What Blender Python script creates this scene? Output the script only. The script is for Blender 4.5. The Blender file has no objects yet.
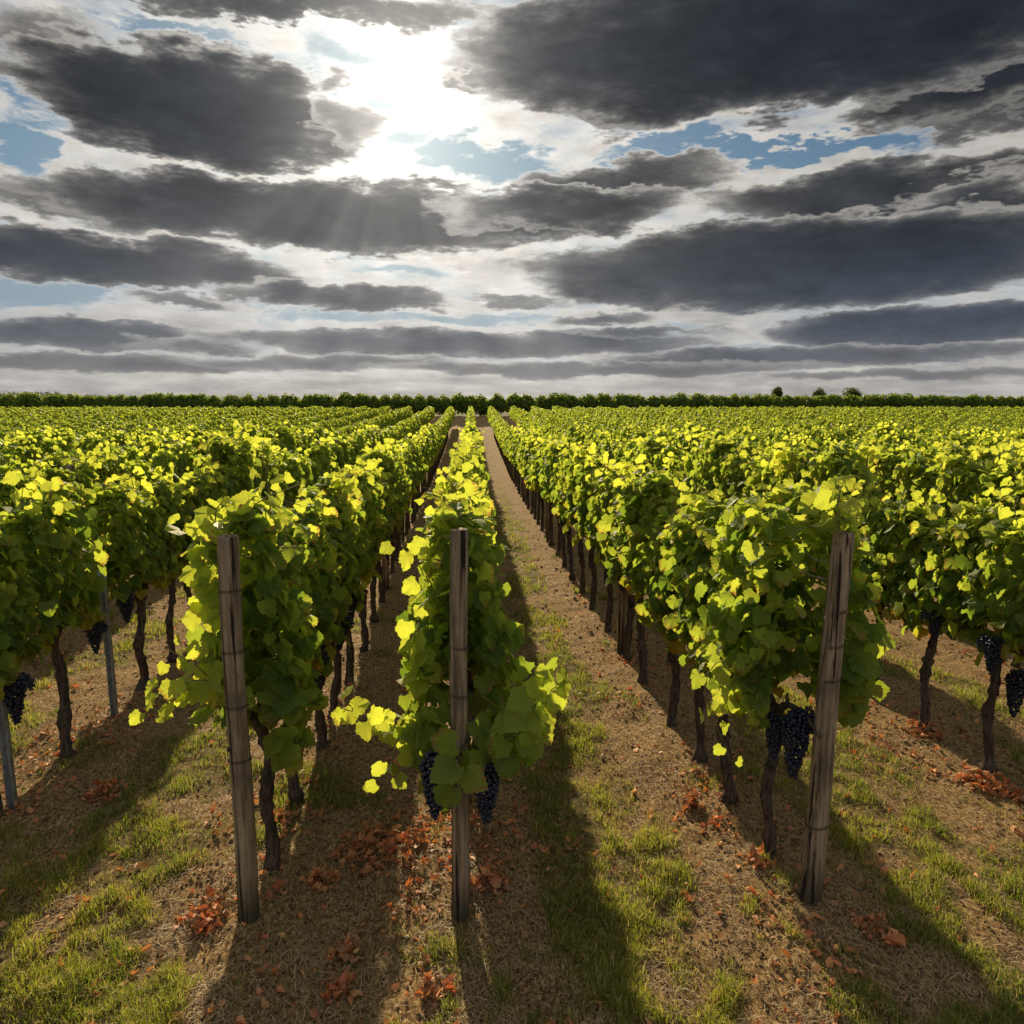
import bpy, math
import numpy as np
from math import radians as R_
SC = bpy.context.scene
RNG = np.random.default_rng(11)

# ------------------------------------------------------------------ camera
CAM_H, FPX, PITCH, YAW = 2.4, 700.0, math.atan(107/700.0), R_(3.35)
cd = bpy.data.cameras.new('camera'); cam = bpy.data.objects.new('camera', cd)
SC.collection.objects.link(cam); SC.camera = cam
cd.sensor_width = 36.0; cd.lens = FPX/1024*36.0; cd.clip_start = 0.05; cd.clip_end = 6000
cam.location = (0, 0, CAM_H); cam.rotation_euler = (math.pi/2-PITCH, 0, -YAW)
_F = np.array([math.sin(YAW)*math.cos(PITCH), math.cos(YAW)*math.cos(PITCH), -math.sin(PITCH)])
_R = np.array([math.cos(YAW), -math.sin(YAW), 0.0]); _U = np.cross(_R, _F)
def ray(x, y):
    return _F + _R*(x-512)/FPX - _U*(y-512)/FPX
def at(x, y, D):                       # a measured pixel at a known distance -> a point of the place
    r = ray(x, y); return r*D/r[1] + np.array([0, 0, CAM_H])
def azel(x, y):
    r = ray(x, y); r = r/np.linalg.norm(r)
    return math.degrees(math.atan2(r[0], r[1])), math.degrees(math.asin(r[2]))

# ------------------------------------------------------------------ render settings, sun
SC.view_settings.view_transform = 'Standard'; SC.view_settings.look = 'None'
SC.view_settings.exposure = 0.38; SC.view_settings.gamma = 1
SC.render.engine = 'CYCLES'
SC.cycles.max_bounces = 6; SC.cycles.diffuse_bounces = 2; SC.cycles.transmission_bounces = 4
SC.cycles.glossy_bounces = 2; SC.cycles.transparent_max_bounces = 4; SC.cycles.caustics_reflective = False
SC.cycles.caustics_refractive = False
SUN_AZ, SUN_EL = -7.5, 22.0           # degrees from the row direction (+y), and above the horizon
sd = bpy.data.lights.new('sun', 'SUN'); sun = bpy.data.objects.new('sun', sd); SC.collection.objects.link(sun)
sd.energy = 5.0; sd.angle = R_(0.6); sd.color = (1.0, 0.81, 0.54)
sun.rotation_euler = (R_(90-SUN_EL), 0, R_(180-SUN_AZ)); sun.location = (-5, 30, 30)

# ------------------------------------------------------------------ sky (world shader)
W = bpy.data.worlds.new('World'); SC.world = W; W.use_nodes = True
NT = W.node_tree; NT.nodes.clear()
def _in(node, idx, v):
    if isinstance(v, E_): NT.links.new(v.s, node.inputs[idx])
    else: node.inputs[idx].default_value = v
def M(op, *a, clamp=False):
    n = NT.nodes.new('ShaderNodeMath'); n.operation = op; n.use_clamp = clamp
    for i, v in enumerate(a): _in(n, i, v)
    return E_(n.outputs[0])
class E_:
    def __init__(s, sock): s.s = sock
    def __add__(a, b): return M('ADD', a, b)
    __radd__ = __add__
    def __sub__(a, b): return M('SUBTRACT', a, b)
    def __rsub__(a, b): return M('SUBTRACT', b, a)
    def __mul__(a, b): return M('MULTIPLY', a, b)
    __rmul__ = __mul__
    def __truediv__(a, b): return M('DIVIDE', a, b)
def VM(op, *a):
    n = NT.nodes.new('ShaderNodeVectorMath'); n.operation = op
    for i, v in enumerate(a): _in(n, i, v)
    return E_(n.outputs['Value'] if op in ('DOT_PRODUCT', 'LENGTH') else n.outputs[0])
def XYZ(x, y, z):
    n = NT.nodes.new('ShaderNodeCombineXYZ')
    for i, v in enumerate((x, y, z)): _in(n, i, v)
    return E_(n.outputs[0])
def NOI(v, scale, detail, rough=.5, dist=0.0):
    n = NT.nodes.new('ShaderNodeTexNoise'); n.noise_dimensions = '3D'
    _in(n, 'Vector', v); n.inputs['Scale'].default_value = scale; n.inputs['Detail'].default_value = detail
    n.inputs['Roughness'].default_value = rough; n.inputs['Distortion'].default_value = dist
    return E_(n.outputs['Fac'])
def SS(x, a, b, lo=0., hi=1.):
    n = NT.nodes.new('ShaderNodeMapRange'); n.interpolation_type = 'SMOOTHSTEP'
    _in(n, 'Value', x)
    for k, v in (('From Min', a), ('From Max', b), ('To Min', lo), ('To Max', hi)): n.inputs[k].default_value = v
    return E_(n.outputs['Result'])
def MIXC(f, a, b, mode='MIX'):
    n = NT.nodes.new('ShaderNodeMix'); n.data_type = 'RGBA'; n.blend_type = mode
    for k, v in ((0, f), (6, a), (7, b)):
        if isinstance(v, E_): NT.links.new(v.s, n.inputs[k])
        else: n.inputs[k].default_value = v if k == 0 else (*v, 1)
    return E_(n.outputs[2])

tc = NT.nodes.new('ShaderNodeTexCoord'); DIR = E_(tc.outputs['Generated'])
sp = NT.nodes.new('ShaderNodeSeparateXYZ'); NT.links.new(DIR.s, sp.inputs[0])
dx, dy, dz = (E_(sp.outputs[i]) for i in range(3))
az = M('ARCTAN2', dx, dy)*57.29578
el = M('ARCSINE', dz)*57.29578
# cloud masses as measured in the photograph, far to near: centre x, y, half width, half height, thickness, tilt
CLOUDS = [(60,35,120,40,.45,0),(200,60,70,28,.9,0),(300,2,220,26,1.2,0),(1010,95,150,40,.9,.1),(640,100,110,32,.9,0),(620,60,190,50,1.4,0),(990,40,200,80,1.7,.1),(790,28,390,92,2.2,.04),
 (200,106,185,62,2.2,-.05),(345,105,40,34,.8,0),(455,78,24,10,.5,0),
 (870,190,190,30,1.15,.02),(990,205,130,34,1.2,0),(620,180,120,26,.9,0),(90,200,130,24,.8,0),(340,216,300,36,1.8,-.03),(560,208,130,24,1.2,0),(120,262,200,30,1.7,-.02),
 (340,297,130,15,1.3,0),(800,262,310,50,2.1,.04),(180,300,60,8,.6,0),(600,318,60,8,.6,0),(520,300,60,7,.6,0),(80,332,130,17,1.2,0),(200,345,80,8,.6,0),(920,325,180,22,1.6,.03),
 (470,343,260,15,1.2,0),(640,332,90,7,.7,0),(800,356,230,13,1.2,0),(120,362,200,11,.9,0),(330,362,160,9,.7,0),(600,368,260,9,.8,0),(900,374,200,6,.6,0)]
# openings in the thin bright cloud sheet behind them
HOLES = [(35,72,55,45,.9),(150,42,110,14,.6),(495,162,60,20,.6),(660,146,60,10,.6),(780,148,100,12,.85),(895,140,50,18,.7),(40,285,110,15,.75),(20,300,60,8,.4),
 (25,150,24,24,.7),(200,30,60,10,.4),(690,188,30,12,.6),(400,268,60,7,.4),(430,318,190,6,.45),(660,350,200,5,.3)]
def ell(UW, cx, cy, rx, ry, ka=1.0, tilt=0.0):
    u0, w0 = azel(cx, cy); u1, _ = azel(cx+rx, cy); u2, _ = azel(cx-rx, cy); _, w1 = azel(cx, cy-ry); _, w2 = azel(cx, cy+ry)
    ru, rw = abs(u1-u2)/2*ka, abs(w1-w2)/2*ka
    t = VM('MULTIPLY_ADD', UW, (1/ru, 1/rw, 0.), (-u0/ru, -w0/rw, 0.))
    return VM('DOT_PRODUCT', t, t), t, rw
sky = NT.nodes.new('ShaderNodeTexSky'); sky.sky_type = 'NISHITA'; sky.sun_disc = False
sky.sun_elevation = R_(SUN_EL); sky.sun_rotation = R_(SUN_AZ); sky.air_density = 1.2; sky.dust_density = .6
skyc = MIXC(1.0, E_(sky.outputs[0]), (.26, .35, .42), 'MULTIPLY')
k = M('DIVIDE', 1.0, M('MAXIMUM', el, 0.0)*0.01745 + 0.09)      # cloud layer seen in perspective
P = XYZ(M('SINE', az*0.01745)*k, M('COSINE', az*0.01745)*k, 3.7)
lowf = M('MINIMUM', M('MAXIMUM', el, 0.0)*.055 + .22, 1.25)
wu = az + (NOI(XYZ(az*.09, el*.26, 1.3), 1.5, 4, .55)-.5)*7.0*lowf + (NOI(XYZ(az*.3, el*.9, 8.3), 1.4, 6, .62)-.5)*3.4*lowf
ww = el + (NOI(XYZ(az*.09, el*.26, 9.3), 1.6, 4, .55)-.5)*4.0*lowf + (NOI(XYZ(az*.3, el*.9, 4.3), 1.5, 6, .62)-.5)*2.4*lowf
UW = XYZ(wu, ww, 0.)
nA = NOI(XYZ(az*.16, el*.46, 5.1), 1.4, 7, .55)-.5
nB = NOI(P, 1.3, 6, .56, .15)-.5
edgeN = nA*1.25 + nB*.5
thin = nA*1.6 + nB*1.6 + .30
for h in HOLES:
    d, _, _ = ell(UW, *h[:4], 1.25)
    thin = thin - M('MAXIMUM', (1.0-d)*(h[4]*1.35), 0.0)
skyc = MIXC(SS(el, 15., 7.)*.75, skyc, (2.3, 2.9, 3.7))
cover = M('MAXIMUM', SS(thin, -.30, .46), SS(el, 4.5, 2.5))
T = M('EXPONENT', M('MAXIMUM', thin, 0.0)*-.95)*.92
for (cx, cy, rx, ry, a, tl) in CLOUDS:
    d, t, rw = ell(UW, cx, cy, rx, ry, 1.04)
    sp_ = NT.nodes.new('ShaderNodeSeparateXYZ'); NT.links.new(t.s, sp_.inputs[0])
    ty = E_(sp_.outputs[1])
    f = (1.0-d)*a + edgeN*min(1.0, .45+a*.35) + M('MULTIPLY', ty, -.10)
    c = SS(f, -.06, .42)
    lum = M('MULTIPLY_ADD', ty, .24, .82, clamp=True)
    Ti = M('EXPONENT', M('MAXIMUM', f, 0.0)*-3.3)*lum
    T = T + (Ti-T)*c
    cover = M('MAXIMUM', cover, c)
sx, sw = azel(392, 92)
rs = VM('LENGTH', VM('SUBTRACT', XYZ(az, el, 0.), (sx, sw, 0.)))   # degrees from the hidden sun
g2 = M('EXPONENT', rs*-0.060); g0 = M('EXPONENT', rs*-0.24)
def GREY(v, c): return MIXC(1.0, XYZ(v, v, v), c, 'MULTIPLY')
fine = NOI(XYZ(az*.10, el*.26, 2.), 3.2, 6, .64)
sunny = (6.6 + 8.0*g2 + 8.0*g0)*(1.0-.30*SS(el, 13., 2.))
lit = GREY(T*sunny*(.55+.9*fine), (1.0, .93, .83))
big = NOI(XYZ(az*.05, el*.13, 7.), 2.4, 4, .5)
low = SS(el, 15., 1.)
dv = (.06 + .30*big + 1.1*g2*g2 + .62*low)*(.45+1.1*fine)
dark = GREY(dv, (.70, .94, 1.34)); dark = MIXC(M('MULTIPLY', g2, 1.2, clamp=True), dark, GREY(dv, (1.03, 1.0, .97)))
cloud = MIXC(1.0, dark, lit, 'ADD')
col = MIXC(cover, skyc, cloud)
# shafts of light falling from the gap and a soft veil round the sun
ang = M('ARCTAN2', az-sx, sw-el)
ray1 = NOI(XYZ(ang*1.05, 0., 0.), 2.6, 2, .5)
shaft = SS(ray1, .34, .70)*SS(el, 22., 14.)*SS(M('ABSOLUTE', ang), 1.3, .3)*M('EXPONENT', rs*-0.010)*SS(rs, 4., 12.)
halo = 2.6*M('EXPONENT', rs*rs*-0.030) + .55*M('EXPONENT', rs*-.10)
col = MIXC(1.0, col, GREY(shaft*1.25 + halo + SS(el, 20., 9.)*M('EXPONENT', rs*-0.06)*.6, (1.0, .94, .84)), 'ADD')
# pale warm air just over the horizon
col = MIXC(SS(el, 6., 0.0)*.38, col, (3.0, 2.6, 2.2))
# the half of the sky behind the viewer and overhead: plain grey cloud cover
back = SS(dy, .35, -.1); top = SS(el, 36., 52.)
col = MIXC(M('MAXIMUM', back, top), col, MIXC(big, (2.0, 2.1, 2.35), (4.0, 4.1, 4.3)))
bg = NT.nodes.new('ShaderNodeBackground'); bg.inputs['Strength'].default_value = 0.086
NT.links.new(col.s, bg.inputs['Color'])
ow = NT.nodes.new('ShaderNodeOutputWorld'); NT.links.new(bg.outputs[0], ow.inputs[0])
W.cycles.sampling_method = 'MANUAL'; W.cycles.sample_map_resolution = 256

# ------------------------------------------------------------------ object helpers
def link(o): SC.collection.objects.link(o); return o
def tag(o, label=None, cat=None, group=None, kind=None):
    for k, v in (('label', label), ('category', cat), ('group', group), ('kind', kind)):
        if v: o[k] = v
    return o
def mesh_np(name, V, F, mat=None, smooth=False, cols=None, uv=None):
    """V (n,3); F (m,k) array of equal-sized faces, or list of such arrays."""
    Fs = F if isinstance(F, list) else [F]
    me = bpy.data.meshes.new(name)
    loops = np.concatenate([f.ravel() for f in Fs]).astype(np.int32)
    tot = np.concatenate([np.full(len(f), f.shape[1], np.int32) for f in Fs])
    st = np.zeros(len(tot), np.int32); st[1:] = np.cumsum(tot)[:-1]
    me.vertices.add(len(V)); me.vertices.foreach_set('co', np.ascontiguousarray(V, np.float32).ravel())
    me.loops.add(len(loops)); me.loops.foreach_set('vertex_index', loops)
    me.polygons.add(len(tot)); me.polygons.foreach_set('loop_start', st); me.polygons.foreach_set('loop_total', tot)
    if smooth: me.polygons.foreach_set('use_smooth', np.ones(len(tot), bool))
    if cols is not None:
        a = me.attributes.new('leaf', 'FLOAT_COLOR', 'POINT'); a.data.foreach_set('color', np.ascontiguousarray(cols, np.float32).ravel())
    if uv is not None:
        a = me.attributes.new('luv', 'FLOAT_VECTOR', 'POINT'); a.data.foreach_set('vector', np.ascontiguousarray(uv, np.float32).ravel())
    me.update(calc_edges=True)
    if mat: me.materials.append(mat)
    return me
def obj(name, me, parent=None, loc=(0, 0, 0)):
    o = bpy.data.objects.new(name, me); o.location = loc; link(o)
    if parent: o.parent = parent
    return o
def empty(name, loc, rz=0.0):
    o = bpy.data.objects.new(name, None); o.location = [float(v) for v in loc]; o.rotation_euler = (0, 0, rz)
    o.empty_display_size = .1; return link(o)
def tube(P, rad, n=8, jag=0.0, rng=RNG, cap=True):
    """swept tube through points P with radii rad -> V, quads(list)"""
    P = np.asarray(P, float); m = len(P); T = np.gradient(P, axis=0); T /= np.linalg.norm(T, axis=1)[:, None]+1e-9
    ref = np.array([0.31, 0.95, 0.05]); S = np.cross(T, ref); S /= np.linalg.norm(S, axis=1)[:, None]+1e-9; B = np.cross(T, S)
    a = np.linspace(0, 2*np.pi, n, endpoint=False)
    rr = np.asarray(rad, float)[:, None]*(1 + (rng.normal(0, jag, (m, n)) if jag else 0))
    V = P[:, None] + (np.cos(a)[None, :, None]*S[:, None] + np.sin(a)[None, :, None]*B[:, None])*rr[..., None]
    V = V.reshape(-1, 3); i = np.arange(m-1)[:, None]*n; j = np.arange(n)[None]; k = (j+1) % n
    Q = np.stack([i+j, i+k, i+n+k, i+n+j], -1).reshape(-1, 4)
    if cap:
        V = np.vstack([V, P[:1], P[-1:]])
        c0, c1 = m*n, m*n+1; jj = np.arange(n); kk = (jj+1) % n
        Tt = np.vstack([np.stack([np.full(n, c0), kk, jj], -1), np.stack([np.full(n, c1), (m-1)*n+jj, (m-1)*n+kk], -1)])
        return V, [Q, Tt]
    return V, [Q]
def join(parts):
    Vs, qs, off = [], {}, 0
    for V, Fl in parts:
        for f in (Fl if isinstance(Fl, list) else [Fl]): qs.setdefault(f.shape[1], []).append(f+off)
        Vs.append(V); off += len(V)
    return np.vstack(Vs), [np.vstack(v) for v in qs.values()]
def spline(pts, n):
    pts = np.asarray(pts, float); t = np.linspace(0, len(pts)-1, n); out = np.empty((n, pts.shape[1]))
    p = np.vstack([2*pts[0]-pts[1], pts, 2*pts[-1]-pts[-2]])
    for i, tt in enumerate(t):
        k = min(int(tt), len(pts)-2); f = tt-k; a, b, c, d = p[k:k+4]
        out[i] = .5*(2*b+(c-a)*f+(2*a-5*b+4*c-d)*f*f+(3*b-a-3*c+d)*f**3)
    return out
def vnoise(x, y, s, seed=0):             # cheap smooth 2-D value noise in numpy
    x = np.asarray(x)/s; y = np.asarray(y)/s; xi = np.floor(x).astype(np.int64); yi = np.floor(y).astype(np.int64)
    fx = x-xi; fy = y-yi; fx = fx*fx*(3-2*fx); fy = fy*fy*(3-2*fy)
    def h(a, b):
        n = (a*374761393 + b*668265263 + seed*982451653) & 0x7fffffff
        n = ((n ^ (n >> 13))*1274126177) & 0x7fffffff
        return ((n ^ (n >> 16)) & 0xffff)/65535.0
    return (h(xi, yi)*(1-fx)+h(xi+1, yi)*fx)*(1-fy)+(h(xi, yi+1)*(1-fx)+h(xi+1, yi+1)*fx)*fy
def fbm(x, y, s, o=4, seed=0):
    r = 0; a = .5; t = 0
    for k in range(o): r = r+a*vnoise(x, y, s/2**k, seed+k*7); t += a; a *= .55
    return r/t

# ------------------------------------------------------------------ materials
def mat(name):
    m = bpy.data.materials.new(name); m.use_nodes = True; m.node_tree.nodes.clear(); return m
class G:                                  # tiny material graph helper
    def __init__(s, m): s.t = m.node_tree
    def n(s, typ, ins=None, **kw):
        nd = s.t.nodes.new('ShaderNode'+typ)
        for k, v in kw.items(): setattr(nd, k, v)
        for k, v in (ins or {}).items():
            if isinstance(v, bpy.types.NodeSocket): s.t.links.new(v, nd.inputs[k])
            elif isinstance(v, tuple) and len(v) == 3 and nd.inputs[k].type == 'RGBA': nd.inputs[k].default_value = (*v, 1)
            else: nd.inputs[k].default_value = v
        return nd
    def mix(s, f, a, b, mode='MIX'): return s.n('Mix', {0: f, 6: a, 7: b}, data_type='RGBA', blend_type=mode).outputs[2]
    def math(s, op, a, b=0.0, clamp=False): return s.n('Math', {0: a, 1: b}, operation=op, use_clamp=clamp).outputs[0]
    def step(s, x, a, b, lo=0., hi=1.): return s.n('MapRange', {'Value': x, 'From Min': a, 'From Max': b, 'To Min': lo, 'To Max': hi}, interpolation_type='SMOOTHSTEP').outputs[0]
    def noise(s, vec, sc, det=4, ro=.55, col=False):
        nd = s.n('TexNoise', {'Scale': sc, 'Detail': det, 'Roughness': ro})
        if vec is not None: s.t.links.new(vec, nd.inputs['Vector'])
        return nd.outputs['Fac']
    def out(s, sh): s.t.links.new(sh, s.n('OutputMaterial').inputs['Surface'])

def leaf_material(name, veins, up, un, young, oldc, trans_gain=1.0):
    """attribute 'leaf': r random, g autumn age, b youth; 'luv': blade coordinates"""
    m = mat(name); g = G(m)
    at_ = g.n('Attribute', attribute_name='leaf'); s = g.n('SeparateColor', {0: at_.outputs['Color']})
    r, age, yo = s.outputs[0], s.outputs[1], s.outputs[2]
    dif = g.mix(r, up, un)
    dif = g.mix(yo, dif, (.14, .17, .024))
    tr = g.mix(g.math('POWER', r, 1.2), (.11, .185, .016), (.35, .41, .034))
    tr = g.mix(yo, tr, young)
    am = g.step(age, .25, .8)
    dif = g.mix(am, dif, oldc[0]); tr = g.mix(am, tr, oldc[1])
    red = g.step(age, .8, 1.)
    dif = g.mix(red, dif, (.13, .040, .012)); tr = g.mix(red, tr, (.36, .08, .015))
    if veins:
        uv = g.n('SeparateXYZ', {0: g.n('Attribute', attribute_name='luv').outputs['Vector']})
        a = g.math('ARCTAN2', uv.outputs[0], uv.outputs[1])
        c = g.math('COSINE', g.math('MULTIPLY', a, 7.0))
        rad = g.math('SQRT', g.math('ADD', g.math('MULTIPLY', uv.outputs[0], uv.outputs[0]), g.math('MULTIPLY', uv.outputs[1], uv.outputs[1])))
        side = g.math('COSINE', g.math('ADD', g.math('MULTIPLY', rad, 48.0), g.math('MULTIPLY', g.math('ABSOLUTE', g.math('SINE', g.math('MULTIPLY', a, 3.5))), -9.0)))
        v = g.math('MAXIMUM', g.step(c, .93, .995), g.math('MULTIPLY', g.step(side, .86, .99), .45))
        tr = g.mix(g.math('MULTIPLY', v, .45), tr, g.mix(.5, tr, (.20, .25, .02)))
        dif = g.mix(g.math('MULTIPLY', v, .45), dif, (.16, .20, .06))
        blot = g.noise(g.n('Attribute', attribute_name='luv').outputs['Vector'], 5.0, 3)
        tr = g.mix(g.step(blot, .45, .75), tr, g.mix(.35, tr, (.2, .3, .01)))
        ed = g.math('MULTIPLY', g.math('MULTIPLY', g.step(rad, .30, .62), g.step(blot, .46, .58)), g.step(r, .62, .9))
        tr = g.mix(ed, tr, (.26, .13, .03)); dif = g.mix(ed, dif, (.17, .095, .035))
    if trans_gain != 1.0: tr = g.mix(1.0, tr, (trans_gain,)*3, 'MULTIPLY')
    p = g.n('BsdfPrincipled', {'Base Color': dif, 'Roughness': .6})
    p.inputs['Specular IOR Level'].default_value = .10
    if veins:
        g.t.links.new(g.n('Bump', {'Strength': .7, 'Distance': .004, 'Height': g.math('ADD', g.math('MULTIPLY', v, -1.0), blot)}).outputs[0], p.inputs['Normal'])
    t = g.n('BsdfTranslucent', {'Color': tr})
    g.out(g.n('AddShader', {0: p.outputs[0], 1: t.outputs[0]}).outputs[0]); return m
LEAF = leaf_material('vine_leaf', True, (.034, .062, .013), (.062, .096, .016), (.47, .50, .045), ((.20, .13, .020), (.55, .34, .020)))
LEAFM = leaf_material('vine_leaf_mid', False, (.034, .062, .013), (.062, .096, .016), (.47, .50, .045), ((.20, .13, .020), (.55, .34, .020)))
HEDGE = leaf_material('hedge_leaf', False, (.040, .075, .018), (.065, .10, .02), (.24, .30, .03), ((.05, .06, .02), (.12, .13, .02)), .8)
TREEL = leaf_material('tree_leaf', False, (.020, .034, .014), (.032, .046, .016), (.06, .07, .02), ((.05, .05, .02), (.06, .06, .02)), .3)

def bark(name, c0, c1, sc=1.0, bump=.6):
    m = mat(name); g = G(m)
    tcn = g.n('TexCoord').outputs['Object']
    mp = g.n('Mapping', {'Vector': tcn, 'Scale': (34*sc, 34*sc, 4.5*sc)}).outputs[0]
    a = g.noise(mp, 1.6, 7, .65); b = g.noise(tcn, 9, 5, .6)
    c = g.mix(g.step(a, .32, .68), c0, c1)
    c = g.mix(g.step(b, .5, .72), c, tuple(x*.55 for x in c0))
    h = g.n('Bump', {'Strength': bump, 'Distance': .012, 'Height': a}).outputs[0]
    p = g.n('BsdfPrincipled', {'Base Color': c, 'Roughness': .9, 'Normal': h}); p.inputs['Specular IOR Level'].default_value = .15
    g.out(p.outputs[0]); return m
BARK = bark('vine_bark', (.040, .031, .023), (.15, .115, .085))
CANE = bark('cane_bark', (.16, .13, .05), (.24, .22, .08), 1.5, .2)
TRUNKB = bark('tree_bark', (.03, .024, .018), (.07, .055, .04), .3)
def wood_mat():
    m = mat('weathered_post_wood'); g = G(m); tcn = g.n('TexCoord').outputs['Object']
    mp = g.n('Mapping', {'Vector': tcn, 'Scale': (46, 46, 2.0)}).outputs[0]
    a = g.noise(mp, 1.0, 8, .62)
    mp2 = g.n('Mapping', {'Vector': tcn, 'Scale': (20, 20, .55)}).outputs[0]
    crack = g.step(g.noise(mp2, 1.6, 4, .55), .38, .43)
    st = g.noise(tcn, 3.2, 5, .6)
    c = g.mix(g.step(a, .3, .7), (.090, .064, .038), (.44, .33, .205))
    c = g.mix(g.step(st, .45, .7), c, (.13, .10, .07))
    z = g.n('SeparateXYZ', {0: tcn}).outputs[2]
    c = g.mix(g.step(z, .30, .0), c, (.075, .062, .035))
    c = g.mix(g.math('MULTIPLY', g.step(g.noise(tcn, 14, 4), .58, .7), .35), c, (.12, .13, .07))
    c = g.mix(crack, (.022, .017, .012), c)
    hh = g.math('ADD', g.math('MULTIPLY', a, .5), crack)
    h = g.n('Bump', {'Strength': .9, 'Distance': .006, 'Height': hh}).outputs[0]
    p = g.n('BsdfPrincipled', {'Base Color': c, 'Roughness': .85, 'Normal': h}); p.inputs['Specular IOR Level'].default_value = .2
    g.out(p.outputs[0]); return m
WOOD = wood_mat()
def metal(name, c, ro, me=1.0):
    m = mat(name); g = G(m); tcn = g.n('TexCoord').outputs['Object']
    n = g.noise(tcn, 30, 4); cc = g.mix(g.step(n, .4, .7), c, tuple(x*.55 for x in c))
    g.out(g.n('BsdfPrincipled', {'Base Color': cc, 'Roughness': ro, 'Metallic': me}).outputs[0]); return m
STEEL = metal('galvanised_steel', (.36, .40, .42), .5, .6)
WIRE = metal('wire_steel', (.30, .28, .26), .45, .8)
RUST = metal('rusty_wire', (.10, .065, .045), .75, .4)
def grape_mat():
    m = mat('grape_skin'); g = G(m); tcn = g.n('TexCoord').outputs['Object']
    n = g.noise(tcn, 55, 3)
    c = g.mix(g.step(n, .40, .66), (.008, .009, .022), (.030, .038, .075))
    p = g.n('BsdfPrincipled', {'Base Color': c, 'Roughness': .42}); g.out(p.outputs[0]); return m
GRAPE = grape_mat()
def ground_mat():
    m = mat('vineyard_soil'); g = G(m); tcn = g.n('TexCoord').outputs['Object']
    at_ = g.n('Attribute', attribute_name='leaf'); gr = g.n('SeparateColor', {0: at_.outputs['Color']})
    grass = gr.outputs[0]; far = gr.outputs[1]
    n1 = g.noise(tcn, 3.0, 8, .65); n2 = g.noise(tcn, 38, 7, .7); n3 = g.noise(tcn, 140, 5, .7)
    mp = g.n('Mapping', {'Vector': tcn, 'Scale': (1, .35, 1), 'Rotation': (0, 0, .5)}).outputs[0]
    n4 = g.noise(mp, 90, 5, .7)
    c = g.mix(g.step(n2, .32, .68), (.080, .044, .018), (.42, .25, .10))
    c = g.mix(g.step(n4, .47, .66), c, (.62, .46, .23))
    c = g.mix(g.math('MULTIPLY', g.step(n1, .5, .72), .45), c, (.085, .050, .028))
    c = g.mix(g.math('MULTIPLY', g.step(n3, .62, .72), .5), c, (.34, .13, .06))
    gc = g.mix(g.step(n2, .35, .66), (.060, .062, .014), (.24, .20, .06))
    gm = g.math('MULTIPLY', grass, g.step(g.noise(tcn, 16, 6, .7), .30, .62))
    c = g.mix(gm, c, gc)
    c = g.mix(far, c, g.mix(n1, (.05, .06, .02), (.08, .085, .03)))
    hh = g.math('ADD', g.math('MULTIPLY', n2, .6), g.math('ADD', g.math('MULTIPLY', n3, .3), g.math('MULTIPLY', n4, .4)))
    h = g.n('Bump', {'Strength': 1.0, 'Distance': .03, 'Height': hh}).outputs[0]
    p = g.n('BsdfPrincipled', {'Base Color': c, 'Roughness': .95, 'Normal': h}); p.inputs['Specular IOR Level'].default_value = .1
    g.out(p.outputs[0]); return m
SOIL = ground_mat()
def blade_mat(name, tint, trt, rough=.6):
    m = mat(name); g = G(m)
    at_ = g.n('Attribute', attribute_name='leaf'); s = g.n('SeparateColor', {0: at_.outputs['Color']})
    c = g.mix(s.outputs[0], tint[0], tint[1]); c = g.mix(s.outputs[1], c, tint[2])
    t = g.mix(s.outputs[0], trt[0], trt[1]); t = g.mix(s.outputs[1], t, trt[2])
    p = g.n('BsdfPrincipled', {'Base Color': c, 'Roughness': rough}); p.inputs['Specular IOR Level'].default_value = .25
    tt = g.n('BsdfTranslucent', {'Color': t})
    g.out(g.n('AddShader', {0: p.outputs[0], 1: tt.outputs[0]}).outputs[0]); return m
GRASS = blade_mat('grass_blade', ((.050, .066, .012), (.13, .13, .022), (.40, .31, .12)), ((.11, .16, .010), (.26, .27, .02), (.30, .22, .08)))
STRAW = blade_mat('dry_straw', ((.22, .15, .075), (.56, .42, .23), (.09, .055, .028)), ((.04, .03, .02), (.08, .06, .03), (.01, .01, .01)))
DRYLEAF = blade_mat('fallen_leaf', ((.42, .13, .05), (.58, .30, .12), (.24, .14, .07)), ((.17, .04, .010), (.22, .09, .02), (.03, .018, .01)))

# ------------------------------------------------------------------ terrain and row layout
_ty = np.array([-10, 0, 8, 14, 20, 25, 30, 35, 40, 45, 50, 55, 58, 80]); _tz = np.array([0, 0, -.02, -.08, -.12, -.09, 0, .10, .23, .38, .53, .60, .62, .62])
_TY = np.arange(-8, 78, .25); _TZ = np.array([np.mean(np.interp(v+np.linspace(-2, 2, 9), _ty, _tz)) for v in _TY])
def zt(y):
    y = np.asarray(y, float)
    a = np.interp(y, _TY, _TZ)
    t = np.clip((y-57)/6.0, 0, 1); return a + .78*t*t*(3-2*t)
ROWT = {0: [(0, -.07), (8, -.04), (24, 0.), (63, 0.02)], 1: [(3, 1.60), (5, 1.49), (8, 1.42), (12, 1.38), (24, 1.36), (63, 1.60)],
        -1: [(3, -1.05), (8, -1.09), (12, -1.24), (24, -1.32), (63, -1.55)], 2: [(4, 3.36), (5, 3.28), (24, 3.15), (63, 3.3)],
        -2: [(4, -2.8), (8, -2.82), (24, -2.92), (63, -3.05)]}
def row_x(k, y):
    if abs(k) <= 2: t = ROWT[k]; return float(np.interp(y, [p[0] for p in t], [p[1] for p in t]))
    s = 1 if k > 0 else -1; return row_x(2*s, y) + s*1.7*(abs(k)-2)
Y0, Y1 = 3.2, 55.3

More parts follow.
